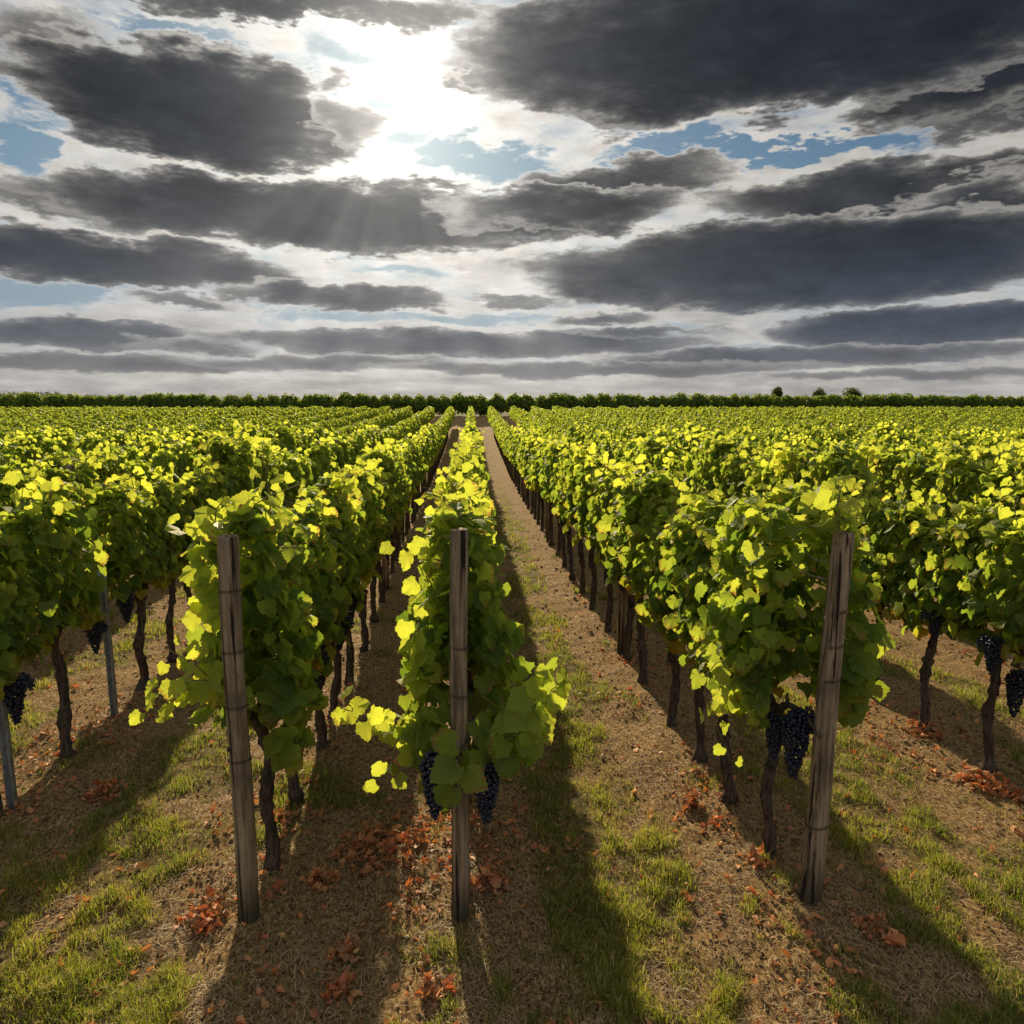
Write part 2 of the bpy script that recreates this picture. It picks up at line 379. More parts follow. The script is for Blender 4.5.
ys = np.concatenate([np.arange(-6, 1.8, .3), np.arange(1.8, 12, .03), 12*np.exp(np.linspace(0, math.log(80/12), 160)), np.geomspace(84, 3000, 40)])
xq = np.concatenate([np.arange(0, 6, .035), 6*np.exp(np.linspace(0, math.log(60/6), 90)), np.geomspace(66, 3000, 25)])
xs = np.concatenate([-xq[::-1][:-1], xq])
X, Y = np.meshgrid(xs, ys)
def grass_mask(x, y):
    """grassy strips in the aisles, bare under the rows, patchy headland in front"""
    x = np.asarray(x, float); y = np.asarray(y, float)
    rows = [row_x(k, 6.0) for k in range(-9, 10)]
    d = np.min(np.abs(x[..., None]-np.array(rows)), -1)
    n = fbm(x, y, .85, 4, 3); n2 = fbm(x, y*.6, .22, 3, 21)
    aisle = np.clip((d-.34)/.28, 0, 1)
    left = np.where((x > -1.0) & (x < 0), .42, 1.0)
    left = np.where((x > .25) & (x < 1.05), 1.6, left)
    head = np.clip((3.3-y)/.8, 0, 1)
    base = np.clip(aisle*left + head*.55, 0, 1)
    near = np.clip((34-y)/18, .5, 1)
    return np.clip((base*1.1+(n-.5)*2.6+(n2-.5)*3.0-.44)*1.8, 0, 1)*near
def relief(x, y):
    w = np.clip((16-y)/8, 0, 1)
    rows = np.array([row_x(k, 6.0) for k in range(-9, 10)])
    d = np.min(np.abs(np.asarray(x)[..., None]-rows), -1)
    berm = .035*np.exp(-(d/.28)**2)
    return w*((fbm(x, y, .5, 4, 40)-.5)*.07 + (fbm(x, y, .09, 2, 55)-.5)*.022) + berm
def gz(x, y): return zt(y) + relief(np.asarray(x, float), np.asarray(y, float))
Z = gz(X, Y)
nx, ny = len(xs), len(ys); ii = (np.arange(ny-1)[:, None]*nx + np.arange(nx-1)[None]).ravel()
gm = grass_mask(X, Y); farm = np.clip((Y-64)/3, 0, 1)
me = mesh_np('ground', np.stack([X, Y, Z], -1).reshape(-1, 3), np.stack([ii, ii+1, ii+nx+1, ii+nx], -1), SOIL, True,
             cols=np.stack([gm, farm, gm*0, gm*0+1], -1).reshape(-1, 4))
tag(obj('ground', me), kind='structure')

# ------------------------------------------------------------------ leaves
_h = np.array([(.08, -.15), (.26, -.26), (.43, -.16), (.47, .02), (.55, .20), (.51, .38), (.36, .46), (.31, .60), (.15, .74)])
HALF = np.vstack([_h, [(0, .84)], _h[::-1]*[-1, 1]])                    # 19 outline points
def tmpl(out, center, curl=.20, fold=.22):
    P = np.vstack([[center], out]); r2 = (P[:, 0]**2 + (P[:, 1]-.2)**2)
    z = -curl*r2*1.4 + fold*np.abs(P[:, 0])*.6 + .035*np.sin(P[:, 0]*11+P[:, 1]*7) + .02*np.sin(P[:, 0]*23-P[:, 1]*17)
    n = len(out); k = np.arange(n)
    return np.column_stack([P, z]), np.column_stack([np.zeros(n, int), 1+k, 1+(k+1) % n])
def toothed(o, d=.035):
    o = np.asarray(o); out = []
    for i in range(len(o)):
        a, b = o[i], o[(i+1) % len(o)]; out.append(a); m = (a+b)/2; q = m-[0, .2]; out.append(m-q/np.linalg.norm(q)*d if i % len(o) not in (len(o)-1,) else m)
    return np.array(out)
FULL = toothed(np.vstack([HALF]))
LT0 = [tmpl(FULL, (0, .05), c, f) for c, f in ((.16, .25), (.35, .10), (.05, .40), (.45, .30))]
_o1 = np.array([(.28, -.24), (.50, .02), (.50, .34), (.26, .62), (0, .82), (-.26, .62), (-.50, .34), (-.50, .02), (-.28, -.24)])
LT1 = [tmpl(_o1, (0, .05), c, f) for c, f in ((.2, .25), (.4, .1), (.05, .4))]
_q = np.array([(0, -.2, 0), (.5, .2, .08), (0, .85, -.05), (-.5, .2, .08)], float)
LT2 = [(_q, np.array([[0, 1, 2], [0, 2, 3]]))]
def nrm(v): return v/(np.linalg.norm(v, axis=-1, keepdims=True)+1e-9)
def leaves(pos, nor, tip, size, cols, T, rng):
    """build a leaf mass: arrays of centres, normals, tip directions, sizes, attribute colours"""
    nor = nrm(nor); tip = nrm(tip - nor*np.sum(tip*nor, -1, keepdims=True)); sde = np.cross(tip, nor)
    which = rng.integers(0, len(T), len(pos)); Vs, Fs, Cs, Us, off = [], [], [], [], 0
    for w, (tv, tf) in enumerate(T):
        i = np.where(which == w)[0]
        if not len(i): continue
        sz = size[i][:, None, None]
        sx_ = tv[None, :, 0:1]*(1+rng.normal(0, .08, (len(i), 1, 1)))
        zz = tv[None, :, 2:3]*rng.uniform(.3, 1.9, (len(i), 1, 1))
        tw = rng.normal(0, .16, (len(i), 1, 1)); zz = zz + tw*tv[None, :, 0:1]*tv[None, :, 1:2]*2
        V = pos[i][:, None] + sz*(sx_*sde[i][:, None] + tv[None, :, 1:2]*tip[i][:, None] + zz*nor[i][:, None])
        n = len(tv); Vs.append(V.reshape(-1, 3)); Fs.append((tf[None]+(np.arange(len(i))*n)[:, None, None]).reshape(-1, 3)+off)
        Cs.append(np.repeat(cols[i], n, 0)); Us.append(np.tile(tv, (len(i), 1))); off += len(i)*n
    return np.vstack(Vs), np.vstack(Fs), np.vstack(Cs), np.vstack(Us)
def lcol(n, rng, age, youth):
    return np.stack([rng.uniform(0, 1, n), np.broadcast_to(age, n), np.broadcast_to(youth, n), np.ones(n)], -1)

def canopy(rng, n, zb=.90, zh=1.72, L=.70, wb=.14, wm=.175, wt=.105, size=(.055, .115), autumn=.5, tops=3, skew=0.0):
    """leaf positions of one vine (local: x across the row, y along it)"""
    out = []
    ph = rng.uniform(0, 6.28, 6)
    def hw(t): return np.where(t < .4, wb+(wm-wb)*t/.4, wm+(wt-wm)*(t-.4)/.6)
    def lump(y, z, s): return 1 + .28*np.sin(y*9+ph[0]+s)*np.sin(z*8+ph[1]) + .13*np.sin(y*21+z*13+ph[2]+s*2)
    ns = int(n*.72); t = rng.uniform(0, 1, ns)**.92; s = rng.choice([-1., 1.], ns); y = rng.uniform(-L/2, L/2, ns)
    ztop = zh + .07*np.sin(y*8+ph[3]); zbot = zb + .08*np.sin(y*11+ph[4])
    z = zbot + (ztop-zbot)*t
    f = np.where(rng.random(ns) < .05, 1.35, rng.uniform(.55, 1.10, ns)); x = s*hw(t)*lump(y, z, s)*f*(1.08-.42*(2*y/L)**2) + skew*(1-t)
    pos = np.stack([x, y, z], -1); nor = np.stack([s*rng.uniform(.35, 1.0, ns), rng.normal(0, .9, ns), rng.normal(.35, .4, ns)], -1)
    tip = np.stack([s*.25+rng.normal(0, .2, ns), rng.normal(0, .35, ns), -np.ones(ns)], -1)
    youth = np.clip((t-.45)*.75+rng.normal(.02, .26, ns), 0, .9); age = np.clip((.28-t)*2.2+rng.normal(-.10, .22, ns), 0, 1)*autumn*1.5
    out.append((pos, nor, tip, rng.uniform(*size, ns)*(1.1-.25*t), lcol(ns, rng, np.clip(age, 0, 1), youth)))
    nt = int(n*.20); y = rng.uniform(-L/2, L/2, nt); x = rng.normal(0, wt*.65, nt)
    z = zh + .07*np.sin(y*8+ph[3]) - np.abs(x)*.35 - .07*(2*y/L)**2 + rng.normal(0.0, .035, nt)
    out.append((np.stack([x, y, z], -1), np.stack([rng.normal(0, .55, nt), rng.normal(0, .55, nt), np.ones(nt)], -1),
                np.stack([rng.normal(0, .6, nt), rng.normal(0, .6, nt), -.5*np.ones(nt)], -1), rng.uniform(size[0]*.8, size[1]*.85, nt),
                lcol(nt, rng, 0., rng.uniform(.0, .6, nt))))
    ni = n-ns-nt; y = rng.uniform(-L/2, L/2, ni); x = rng.normal(0, .08, ni); z = rng.uniform(zb, zh, ni)
    out.append((np.stack([x, y, z], -1), nrm(rng.normal(0, 1, (ni, 3))), rng.normal(0, .5, (ni, 3))-[0, 0, 1], rng.uniform(*size, ni),
                lcol(ni, rng, 0., 0.)))
    stems = []
    for _ in range(tops):                                   # young shoots standing out of the top
        y0 = rng.uniform(-L/2, L/2); x0 = rng.normal(0, .07); h = rng.uniform(.04, .19)
        p = np.array([(x0, y0, zh-.12), (x0+rng.normal(0, .04), y0+rng.normal(0, .05), zh+h*.5), (x0+rng.normal(0, .11), y0+rng.normal(0, .10), zh+h)])
        out.append(shoot_leaves(p, int(5+h*16), (.05, .10), rng, .9)); stems.append(p)
    return out, stems
def shoot_leaves(p, n, size, rng, youth=.9, spread=.05):
    c = spline(p, 24); t = np.linspace(.08, 1, n); idx = t*23; P = np.stack([np.interp(idx, np.arange(24), c[:, k]) for k in range(3)], -1)
    T = nrm(np.gradient(P, axis=0)); side = nrm(np.cross(T, [0.1, .95, .3])); alt = np.where(np.arange(n) % 2, 1., -1.)[:, None]
    q = rng.normal(0, .6, (n, 1)); B = np.cross(T, side); off = nrm(side*alt + B*q)
    pos = P + off*spread*rng.uniform(.5, 1.4, (n, 1)); sz = np.interp(t, [0, .7, 1], [size[1], size[1]*.85, size[0]])*rng.uniform(.85, 1.15, n)
    nor = nrm(rng.normal(0, .45, (n, 3)) + [0, -.8, .4]); tip = off*.8 + [0, 0, -.75] + rng.normal(0, .2, (n, 3))
    return pos, nor, tip, sz, lcol(n, rng, 0., np.clip(youth+rng.normal(0, .12, n), 0, 1))
def mass(name, parts, T, m, rng):
    pos, nor, tip, sz, cl = (np.concatenate([p[i] for p in parts]) for i in range(5))
    V, F, C, U = leaves(pos, nor, tip, sz, cl, T, rng)
    return mesh_np(name, V, F, m, False, C, U)
def stems_mesh(name, stems, r=.0035):
    return mesh_np(name, *join([tube(spline(p, 10), np.linspace(r, r*.5, 10), 5) for p in stems]), CANE, True)

def trunk_mesh(rng, h=.86, r=.040, lean=0.0, seg=34, n=12, name='trunk', arms=True, belly=None):
    k = [(0, 0, -.06), (rng.normal(0, .012)+lean*.3, rng.normal(0, .02), .12), (rng.normal(0, .022)+lean*.5, rng.normal(0, .032), .38),
         (rng.normal(0, .022)+lean*.8, rng.normal(0, .032), .62), (lean, 0, h)]
    c = spline(k, seg); t = np.linspace(0, 1, seg)
    rr = r*(1.35-.55*np.clip(t*5, 0, 1)+.10*np.sin(t*17+rng.uniform(0, 6))+.07*np.sin(t*31+rng.uniform(0, 6)))*(1-.18*t)
    rr[-4:] *= [1.05, 1.25, 1.35, .8]
    rr = rr*(1+.16*np.abs(rng.normal(0, 1, seg))*(rng.random(seg) < .3)); parts = [tube(c, rr, n, .13, rng)]
    if arms:
        for s in (-1, 1):                                   # short cordon arms along the wire
            p = spline([c[-3], c[-1]+[rng.normal(0, .015), s*.10, .045], c[-1]+[rng.normal(0, .02), s*.24, .03+rng.normal(0, .02)], c[-1]+[rng.normal(0, .02), s*.40, .02]], 12)
            parts.append(tube(p, r*np.linspace(.62, .26, 12), 8, .10, rng))
            for q in (4, 7, 10):                            # pruned spurs
                a = p[q]; parts.append(tube(np.array([a, a+[rng.normal(0, .02), rng.normal(0, .02), .06]]), [r*.32, r*.22], 6, .1, rng))
    return mesh_np(name, *join(parts), BARK, True)

_g = bpy.data.meshes.new('t')
import bmesh
_b = bmesh.new(); bmesh.ops.create_icosphere(_b, subdivisions=2, radius=1); ICO_V = np.array([v.co[:] for v in _b.verts]); ICO_F = np.array([[v.index for v in f.verts] for f in _b.faces]); _b.free()
bpy.data.meshes.remove(_g)
def bunch_mesh(rng, L=.24, W=.062, br=.0105, name='grape_bunch', shoulder=True):
    pts = []
    for k in range(4000):
        z = rng.uniform(0, 1); w = W*np.interp(z, [0, .18, .45, .8, 1], [.55, 1, .85, .5, .18]); a = rng.uniform(0, 6.28)
        rr = w*math.sqrt(rng.uniform(.35, 1)); p = np.array([rr*math.cos(a), rr*math.sin(a), -L*z])
        if shoulder and z < .3 and rng.random() < .35: p[0] += .05
        if all(np.sum((p-q)**2) > (br*1.55)**2 for q in pts): pts.append(p)
    pts = np.array(pts); rad = br*rng.uniform(.82, 1.12, len(pts)); n = len(ICO_V)
    V = (pts[:, None]+ICO_V[None]*rad[:, None, None]).reshape(-1, 3); F = (ICO_F[None]+(np.arange(len(pts))*n)[:, None, None]).reshape(-1, 3)
    st = tube(np.array([(0, 0, -.03), (.004, .002, .03), (0, .006, .08)]), [.003, .003, .003], 6)
    me = mesh_np(name, V, F, GRAPE, True); return me

# ------------------------------------------------------------------ mesh variants
rv = np.random.default_rng(5)
NV = 8
near_f, near_t, near_s, mid_f, mid_t = [], [], [], [], []
for i in range(NV):
    P_, S_ = canopy(rv, 720, tops=4); near_f.append(mass('foliage', P_, LT0, LEAF, rv)); near_s.append([stems_mesh('shoot', [q]) for q in S_])
    near_t.append(trunk_mesh(rv, .84, rv.uniform(.034, .046), rv.normal(0, .03)))
    P_, S_ = canopy(rv, 470, tops=2, zh=1.63, wt=.09, size=(.065, .12)); mid_f.append(mass('foliage', P_, LT1, LEAFM, rv))
    mid_t.append(trunk_mesh(rv, .84, rv.uniform(.036, .046), rv.normal(0, .03), 10, 7))
bunches = [bunch_mesh(rv, rv.uniform(.18, .24), rv.uniform(.045, .058)) for _ in range(3)]
BIGB = [bunch_mesh(rv, .29, .060, .0105), bunch_mesh(rv, .23, .048, .0105), bunch_mesh(rv, .34, .066, .011)]

ORD = ['zeroth', 'first', 'second', 'third', 'fourth', 'fifth', 'sixth', 'seventh', 'eighth', 'ninth', 'tenth', 'eleventh', 'twelfth', 'thirteenth', 'fourteenth', 'fifteenth',
       'sixteenth', 'seventeenth', 'eighteenth', 'nineteenth', 'twentieth']
TENS = {2: 'twenty', 3: 'thirty', 4: 'forty'}
def ordn(i):
    if i <= 20: return ORD[i]
    t, u = divmod(i, 10); return {2: 'twentieth', 3: 'thirtieth', 4: 'fortieth'}[t] if u == 0 else TENS[t]+'-'+ORD[u]
def rowname(k):
    if k == 0: return 'the centre row'
    s = 'right' if k > 0 else 'left'
    return f'the {ordn(abs(k))} row {s} of the centre row'
GRP = 'grapevines planted in long parallel rows'

# ------------------------------------------------------------------ the vines
def proj(x, y, z):
    v = np.array([x, y, z-CAM_H]); d = v@_F; return (512+FPX*(v@_R)/d, 512-FPX*(v@_U)/d, d)
HAND = {1: [3.37, 3.87, 4.37, 4.89, 5.72, 6.30, 7.10, 7.95, 8.7], -1: [3.36, 4.05, 4.70, 5.15, 5.84, 6.67, 7.63, 8.4], -2: [4.72, 5.78, 6.5, 6.95, 7.7], 2: [4.09, 4.65, 5.0+.25, 6.0],
        0: [3.32, 3.95, 4.6, 5.3]}
plants = []
for k in range(-32, 36):
    y = list(HAND.get(k, []))
    if k in (2, -2): y = [y[0]-.75*j for j in (1,) if y[0]-.75*j > 3.0] + y
    yy = (y[-1] if y else Y0+RNG.uniform(0, .5)-.78)
    while yy < Y1:
        yy += .78+RNG.normal(0, .035); y.append(yy)
    for v in y:
        x = row_x(k, v); px, py, d = proj(x, v, 1.4)
        if d < .5: continue
        vis = -40 < px < 1064
        if -260 < px < 1290 or d < 6: plants.append((k, v, x, vis, d))
cand = sorted([p for p in plants if p[3]], key=lambda p: p[4])
indiv = set((p[0], p[1]) for p in cand[:298]); DMAX = cand[297][4]
rr_ = np.random.default_rng(77)
count = {}
stuff, nvis = [], {}
SPECIAL = {}
def set_vine(k, y, x):
    i = count[k] = count.get(k, 0)+1
    t = empty('grapevine', (x, y, float(gz(np.array([x]), np.array([y]))[0])), 0.0)
    pxx = proj(x, y, .9)[0]
    side = 'centre row' if k == 0 else f'{ordn(abs(k))} row {"right" if k > 0 else "left"} of centre'
    kind = 'green grapevine' if y > 9 else 'leafy grapevine'
    tag(t, f'{kind}, {ordn(i)} from the {"front" if abs(k) <= 1 else "photo edge"} in {side}', 'grapevine', GRP)
    return t
for k, y, x, vis, d in sorted(plants, key=lambda p: (abs(p[0]), p[0], p[1])):
    if (k, y) not in indiv:
        stuff.append((k, y, x)); continue
    t = set_vine(k, y, x); flip = rr_.random() < .5; sc = 1+rr_.normal(0, .05); i = rr_.integers(0, NV)
    first = (abs(k) <= 1 and y < 3.6)
    if first: SPECIAL[k] = t; continue
    rz = math.pi if flip else 0.0
    if y < 9.5:
        tr = obj('trunk', near_t[rr_.integers(0, NV)], t); fo = obj('foliage', near_f[i], t); ca = [obj('shoot', q, t) for q in near_s[i]]
        for o in [fo]+ca: o.rotation_euler.z = rz; o.scale = (sc*(1.15 if k == 1 and y < 6 else (.88 if k == 0 and y < 8 else 1.)), 1, sc)
        tr.rotation_euler.z = rr_.choice([0, math.pi])
        for q in range(rr_.integers(0, 3)):
            b = obj('grape_bunch', bunches[rr_.integers(0, 3)], t, (rr_.choice([-1, 1])*rr_.uniform(.06, .16), rr_.uniform(-.3, .3), rr_.uniform(.90, 1.0)))
            b.rotation_euler.z = rr_.uniform(0, 6)
    else:
        tr = obj('trunk', mid_t[rr_.integers(0, NV)], t); fo = obj('foliage', mid_f[i], t); fo.rotation_euler.z = rz; fo.scale = (sc*rr_.uniform(.9, 1.12), 1.04, sc)
print('individual vines', len(indiv), 'dmax', round(DMAX, 1), 'stuff', len(stuff))

# the remaining far vines: one object
rs_ = np.random.default_rng(9); acc = []; tparts = []
for (k, y, x) in stuff:
    n = 300 if y < 34 else (230 if y < 46 else 180)
    P_, _ = canopy(rs_, n, tops=0, size=((.095, .15) if y < 38 else (.12, .18)), L=.78, wm=.16, wt=.08, zh=1.60+rs_.normal(0, .03))
    o = np.array([x, y, float(zt(y))])
    for p in P_: acc.append((p[0]+o, p[1], p[2], p[3], p[4]))
    if y < 45 and abs(k) < 12:
        tparts.append(tube(np.array([(x, y, zt(y)-.05), (x+rs_.normal(0, .03), y+rs_.normal(0, .03), zt(y)+.4), (x, y, zt(y)+.86)]), [.042, .035, .03], 5))
if acc:
    pos, nor, tip, sz, cl = (np.concatenate([p[i] for p in acc]) for i in range(5))
    V, F, C, U = leaves(pos, nor, tip, sz, cl, LT2, rs_)
    tv, tf = join(tparts); me = mesh_np('distant_vines', np.vstack([V, tv]), [F]+[f+len(V) for f in tf], LEAFM, False, np.vstack([C, np.zeros((len(tv), 4))]))
    me.materials.append(BARK)
    mi = np.zeros(len(me.polygons), np.int32); mi[len(F):] = 1; me.polygons.foreach_set('material_index', mi)
    tag(obj('distant_vines', me), 'mass of far vine rows running up the slope to the dark hedge', 'vines', kind='stuff')

# ---- the three end vines, each grown from what the photograph shows
def local(t, p): return np.asarray(p, float)-np.array(t.location)
def special(k, label, n, env, shoots, bun, trunk_r, lean, seed, extra=None):
    t = SPECIAL[k]; t['label'] = label; rng = np.random.default_rng(seed)
    P_, S_ = canopy(rng, n, **env)
    for pts, cnt, size, yo in shoots:
        p = np.array([local(t, at(*q)) for q in pts]); P_.append(shoot_leaves(p, cnt, size, rng, yo)); S_.append(p)
    for (cx, cy, D, rx, rz, cnt, yo, size) in (extra or []):                # hanging clumps of big leaves
        c = local(t, at(cx, cy, D)); q = rng.normal(0, .5, (cnt, 3))*[rx, .08, rz]+c
        P_.append((q, nrm(rng.normal(0, .45, (cnt, 3))+[0, -.8, .35]), rng.normal(0, .3, (cnt, 3))-[0, 0, 1], rng.uniform(*size, cnt), lcol(cnt, rng, 0., np.clip(yo+rng.normal(0, .15, cnt), 0, 1))))
    keep_y = 3.07-t.location.y                      # nothing grows in front of the upper post
    for q in range(3):
        a_ = P_[q]; kk_ = (a_[0][:, 2] < .86) | (a_[0][:, 1] > keep_y+a_[3]*.55); P_[q] = tuple(w[kk_] for w in a_)
    obj('foliage', mass('foliage', P_, LT0, LEAF, rng), t); [obj('shoot', stems_mesh('shoot', [q], .004), t) for q in S_]
    obj('trunk', trunk_mesh(rng, .84, trunk_r, lean), t)
    for (bx, by, D, m, rz) in bun:
        b = obj('grape_bunch', BIGB[m], t, [float(v) for v in local(t, at(bx, by, D))]); b.rotation_euler.z = rz
special(0, 'end grapevine behind the middle wooden post, leafy shoots reaching out on both sides', 820,
        dict(zb=.76, zh=1.82, L=.74, wb=.25, wm=.18, wt=.09, size=(.06, .13), autumn=.12, tops=3),
        [([(425, 745, 3.1), (385, 722, 2.95), (340, 708, 2.85)], 15, (.07, .115), .95), ([(425, 720, 3.1), (398, 740, 2.95), (385, 790, 2.9)], 9, (.07, .11), .7),
         ([(480, 780, 3.1), (515, 735, 2.85), (535, 700, 2.8), (560, 665, 2.8)], 24, (.07, .125), .5),
         ([(430, 800, 3.1), (455, 760, 2.8), (458, 790, 2.76)], 7, (.11, .15), .35),
         ([(440, 600, 3.2), (418, 560, 3.15), (400, 540, 3.1)], 6, (.07, .11), .9)],
        [(434, 755, 2.86, 0, .5), (486, 762, 2.92, 0, 2.2)], .035, .0, 31,
        [(425, 735, 2.98, .13, .16, 30, .35, (.065, .115)), (500, 745, 2.98, .13, .14, 36, .2, (.07, .12)), (415, 640, 3.1, .05, .22, 14, .95, (.07, .11))])
special(-1, 'end grapevine at the left wooden post, low hanging leaves and shoots reaching left', 820,
        dict(zb=.86, zh=1.82, L=.74, wb=.16, wm=.18, wt=.11, size=(.06, .125), autumn=.25, tops=2, skew=.02),
        [([(240, 700, 3.15), (205, 680, 3.0), (172, 690, 2.95), (146, 716, 2.92)], 15, (.07, .11), .95),
         ([(222, 690, 3.15), (195, 665, 3.02), (165, 648, 2.95)], 7, (.05, .09), .95),
         ([(255, 560, 3.2), (215, 545, 3.1), (190, 528, 3.05), (184, 518, 3.0)], 8, (.06, .10), 1.),
         ([(272, 520, 3.3), (268, 490, 3.3), (266, 462, 3.3)], 7, (.06, .09), 1.)],
        [], .040, -.02, 32,
        [(285, 690, 3.2, .12, .24, 34, .25, (.07, .12)), (290, 745, 3.15, .07, .10, 9, .35, (.10, .14)), (205, 600, 3.15, .06, .30, 10, .7, (.09, .13))])
special(1, 'end grapevine at the right wooden post, with a large blue-black grape bunch hanging low', 1050,
        dict(zb=.92, zh=1.88, L=.80, wb=.27, wm=.31, wt=.20, size=(.06, .125), autumn=.35, tops=4, skew=.02),
        [([(800, 520, 3.2), (840, 500, 3.15), (862, 505, 3.1)], 7, (.07, .11), .9),
         ([(745, 700, 3.2), (725, 660, 3.1), (705, 690, 3.05), (735, 770, 3.05)], 12, (.05, .09), .6)],
        [(797, 712, 3.12, 2, .3), (776, 716, 3.2, 1, 2.)], .036, .0, 33,
        [(855, 670, 3.15, .09, .30, 40, .15, (.07, .125)), (740, 690, 3.2, .11, .18, 34, .45, (.06, .10)), (775, 600, 3.1, .16, .3, 30, .5, (.06, .10))])
for k, lst in ((-2, [(93, 622, 5.0, 1), (12, 675, 4.0, 0)]), (2, [(1018, 672, 4.0, 0)])):   # bunches seen hanging in the second rows
    for bx, by, D, m in lst:
        p = at(bx, by, D); near = min((o for o in SC.objects if o.name.startswith('grapevine') and o.type == 'EMPTY'), key=lambda o: (o.location.x-p[0])**2+(o.location.y-p[1])**2)
        obj('grape_bunch', BIGB[m], near, [float(v) for v in local(near, p)])

# ------------------------------------------------------------------ posts and wires
def post(base, top, r, label, group, seed, bands=()):
    rng = np.random.default_rng(seed); base = np.array(base, float); top = np.array(top, float)
    t = empty('wooden_post', base); d = top-base; m = 40; n = 28
    s = np.linspace(-.06/np.linalg.norm(d), 1, m); a = np.linspace(0, 2*np.pi, n, endpoint=False)
    prof = 1 + .05*np.sin(a*2+seed) + .035*np.sin(a*3+seed*2)
    for c in rng.uniform(0, 6.28, 3): prof -= .10*np.exp(-(((a-c+np.pi) % (2*np.pi)-np.pi)/.10)**2)       # drying cracks
    P = d[None]*s[:, None] + np.stack([.004*np.sin(s*7), .003*np.sin(s*5), s*0], -1)
    rad = r*(1.04-.08*s)[:, None]*prof[None]*(1+rng.normal(0, .008, (m, n)))
    V = P[:, None] + np.stack([np.cos(a)[None]*rad, np.sin(a)[None]*rad, np.zeros((m, n))], -1)
    topring = V[-1]; V[-1] = P[-1]+(topring-P[-1])*.97; inner = P[-1]+(topring-P[-1])*.90+[0, 0, .006]+rng.normal(0, .0012, (n, 3))*[0, 0, 1]
    Vv = np.vstack([V.reshape(-1, 3), inner, (P[-1]+[0, 0, .004])[None]])
    i = np.arange(m-1)[:, None]*n; j = np.arange(n)[None]; k = (j+1) % n
    Q = np.stack([i+j, i+k, i+n+k, i+n+j], -1).reshape(-1, 4); jj = np.arange(n); kk = (jj+1) % n
    Q = np.vstack([Q, np.stack([(m-1)*n+jj, (m-1)*n+kk, m*n+kk, m*n+jj], -1)]); T3 = np.stack([m*n+jj, m*n+kk, np.full(n, m*n+n)], -1)
    obj('shaft', mesh_np('shaft', Vv, [Q, T3], WOOD, True), t)
    for h in bands:
        c = d*h; aa = np.linspace(0, 4*np.pi, 50); q = np.stack([np.cos(aa)*(r*1.07), np.sin(aa)*(r*1.07), (aa-6.28)*.0011+.006*np.sin(aa+seed)], -1)+c
        obj('wire_band', mesh_np('wire_band', *tube(q, np.full(50, .0015), 6), RUST, True), t)
    tag(t, label, 'post', group); return t
def on_ground(x, y): return (x, y, float(gz(np.array([x]), np.array([y]))[0]))
GP = 'wooden trellis posts along the rows'
b = on_ground(-1.055, 3.01); post(b, (-1.03, 2.97, 1.85), .046, 'leaning weathered wooden post at the front end of the left row', GP, 3, (.44, .58, .72, .87))
b = on_ground(-.07, 2.99); post(b, (-.055, 2.98, 1.865), .043, 'upright weathered wooden post with a long crack at the front of the centre row', GP, 5, (.46, .60, .72))
b = on_ground(1.62, 2.98); post(b, (1.69, 3.05, 1.82), .047, 'weathered wooden post leaning right at the front end of the right row', GP, 8, (.22, .62, .71, .80))
pn = 20
for k in (1, -1, 0, 2, -2, 3, -3):
    for q, y in enumerate({1: [6.46, 12.2, 18.], -1: [9.0, 15.], 0: [8.7, 14.5], 2: [6.6, 12.], -2: [8.9, 15.], 3: [9.3, 15.], -3: [8.2, 14.]}[k]):
        x = row_x(k, y); b = on_ground(x, y); pn += 1
        post(b, (b[0]+RNG.normal(0, .02), b[1], b[2]+1.72), .05, f'dark wooden post among the vines, {ordn(q+1)} inside {rowname(k)}', GP, pn)
def steel_post(x, y, label):
    b = on_ground(x, y); t = empty('steel_post', b); prof = np.array([(-.022, -.018), (-.016, -.018), (-.016, .012), (.016, .012), (.016, -.018), (.022, -.018), (.022, .018), (-.022, .018)])
    zs = np.linspace(-.05, 1.18, 8); V = np.concatenate([np.column_stack([prof, np.full(8, z)]) for z in zs]); n = 8; i = np.arange(7)[:, None]*n; j = np.arange(n)[None]; k = (j+1) % n
    Q = np.stack([i+j, i+k, i+n+k, i+n+j], -1).reshape(-1, 4)
    cap = np.array([[56, 57, 62+0, 63], ]); obj('channel', mesh_np('channel', V, [Q, np.array([[56, 57, 58, 63], [58, 59, 62, 63], [59, 60, 61, 62]])], STEEL), t)
    for z in (.5, .85, 1.1):
        q = np.array([(-.024, -.02, z), (-.024, -.032, z+.01), (.0, -.034, z+.012), (.024, -.032, z+.01), (.024, -.02, z)]); obj('wire_hook', mesh_np('wire_hook', *tube(q, np.full(5, .003), 6), STEEL, True), t)
    tag(t, label, 'post')
steel_post(row_x(-2, 5.38)+.03, 5.30, 'thin grey galvanised steel post in the second row left, beside a vine trunk')
steel_post(-2.74, 4.02, 'narrow grey steel post at the left edge of the photo')
WN = {0: 'low', 1: 'middle', 2: 'upper'}
for k in (-1, 0, 1):
    for q, h in enumerate((.86, 1.25, 1.60)):
        ysw = np.linspace(3.02, 22, 60); top = {-1: (-1.04, 2.98), 0: (-.06, 2.98), 1: (1.66, 3.02)}[k]
        P = np.stack([[row_x(k, v) for v in ysw], ysw, h+.02*np.sin(ysw*.9+k)], -1); P[0] = (top[0], top[1]+.03, h)
        w = mesh_np('trellis_wire', *tube(P, np.full(60, .0016), 5), WIRE, True)
        tag(obj('trellis_wire', w), f'{WN[q]} trellis wire in the foliage of {rowname(k)}' if k else f'thin {WN[q]} trellis wire running through the centre row foliage', 'wire', 'trellis wires strung through the vine rows')
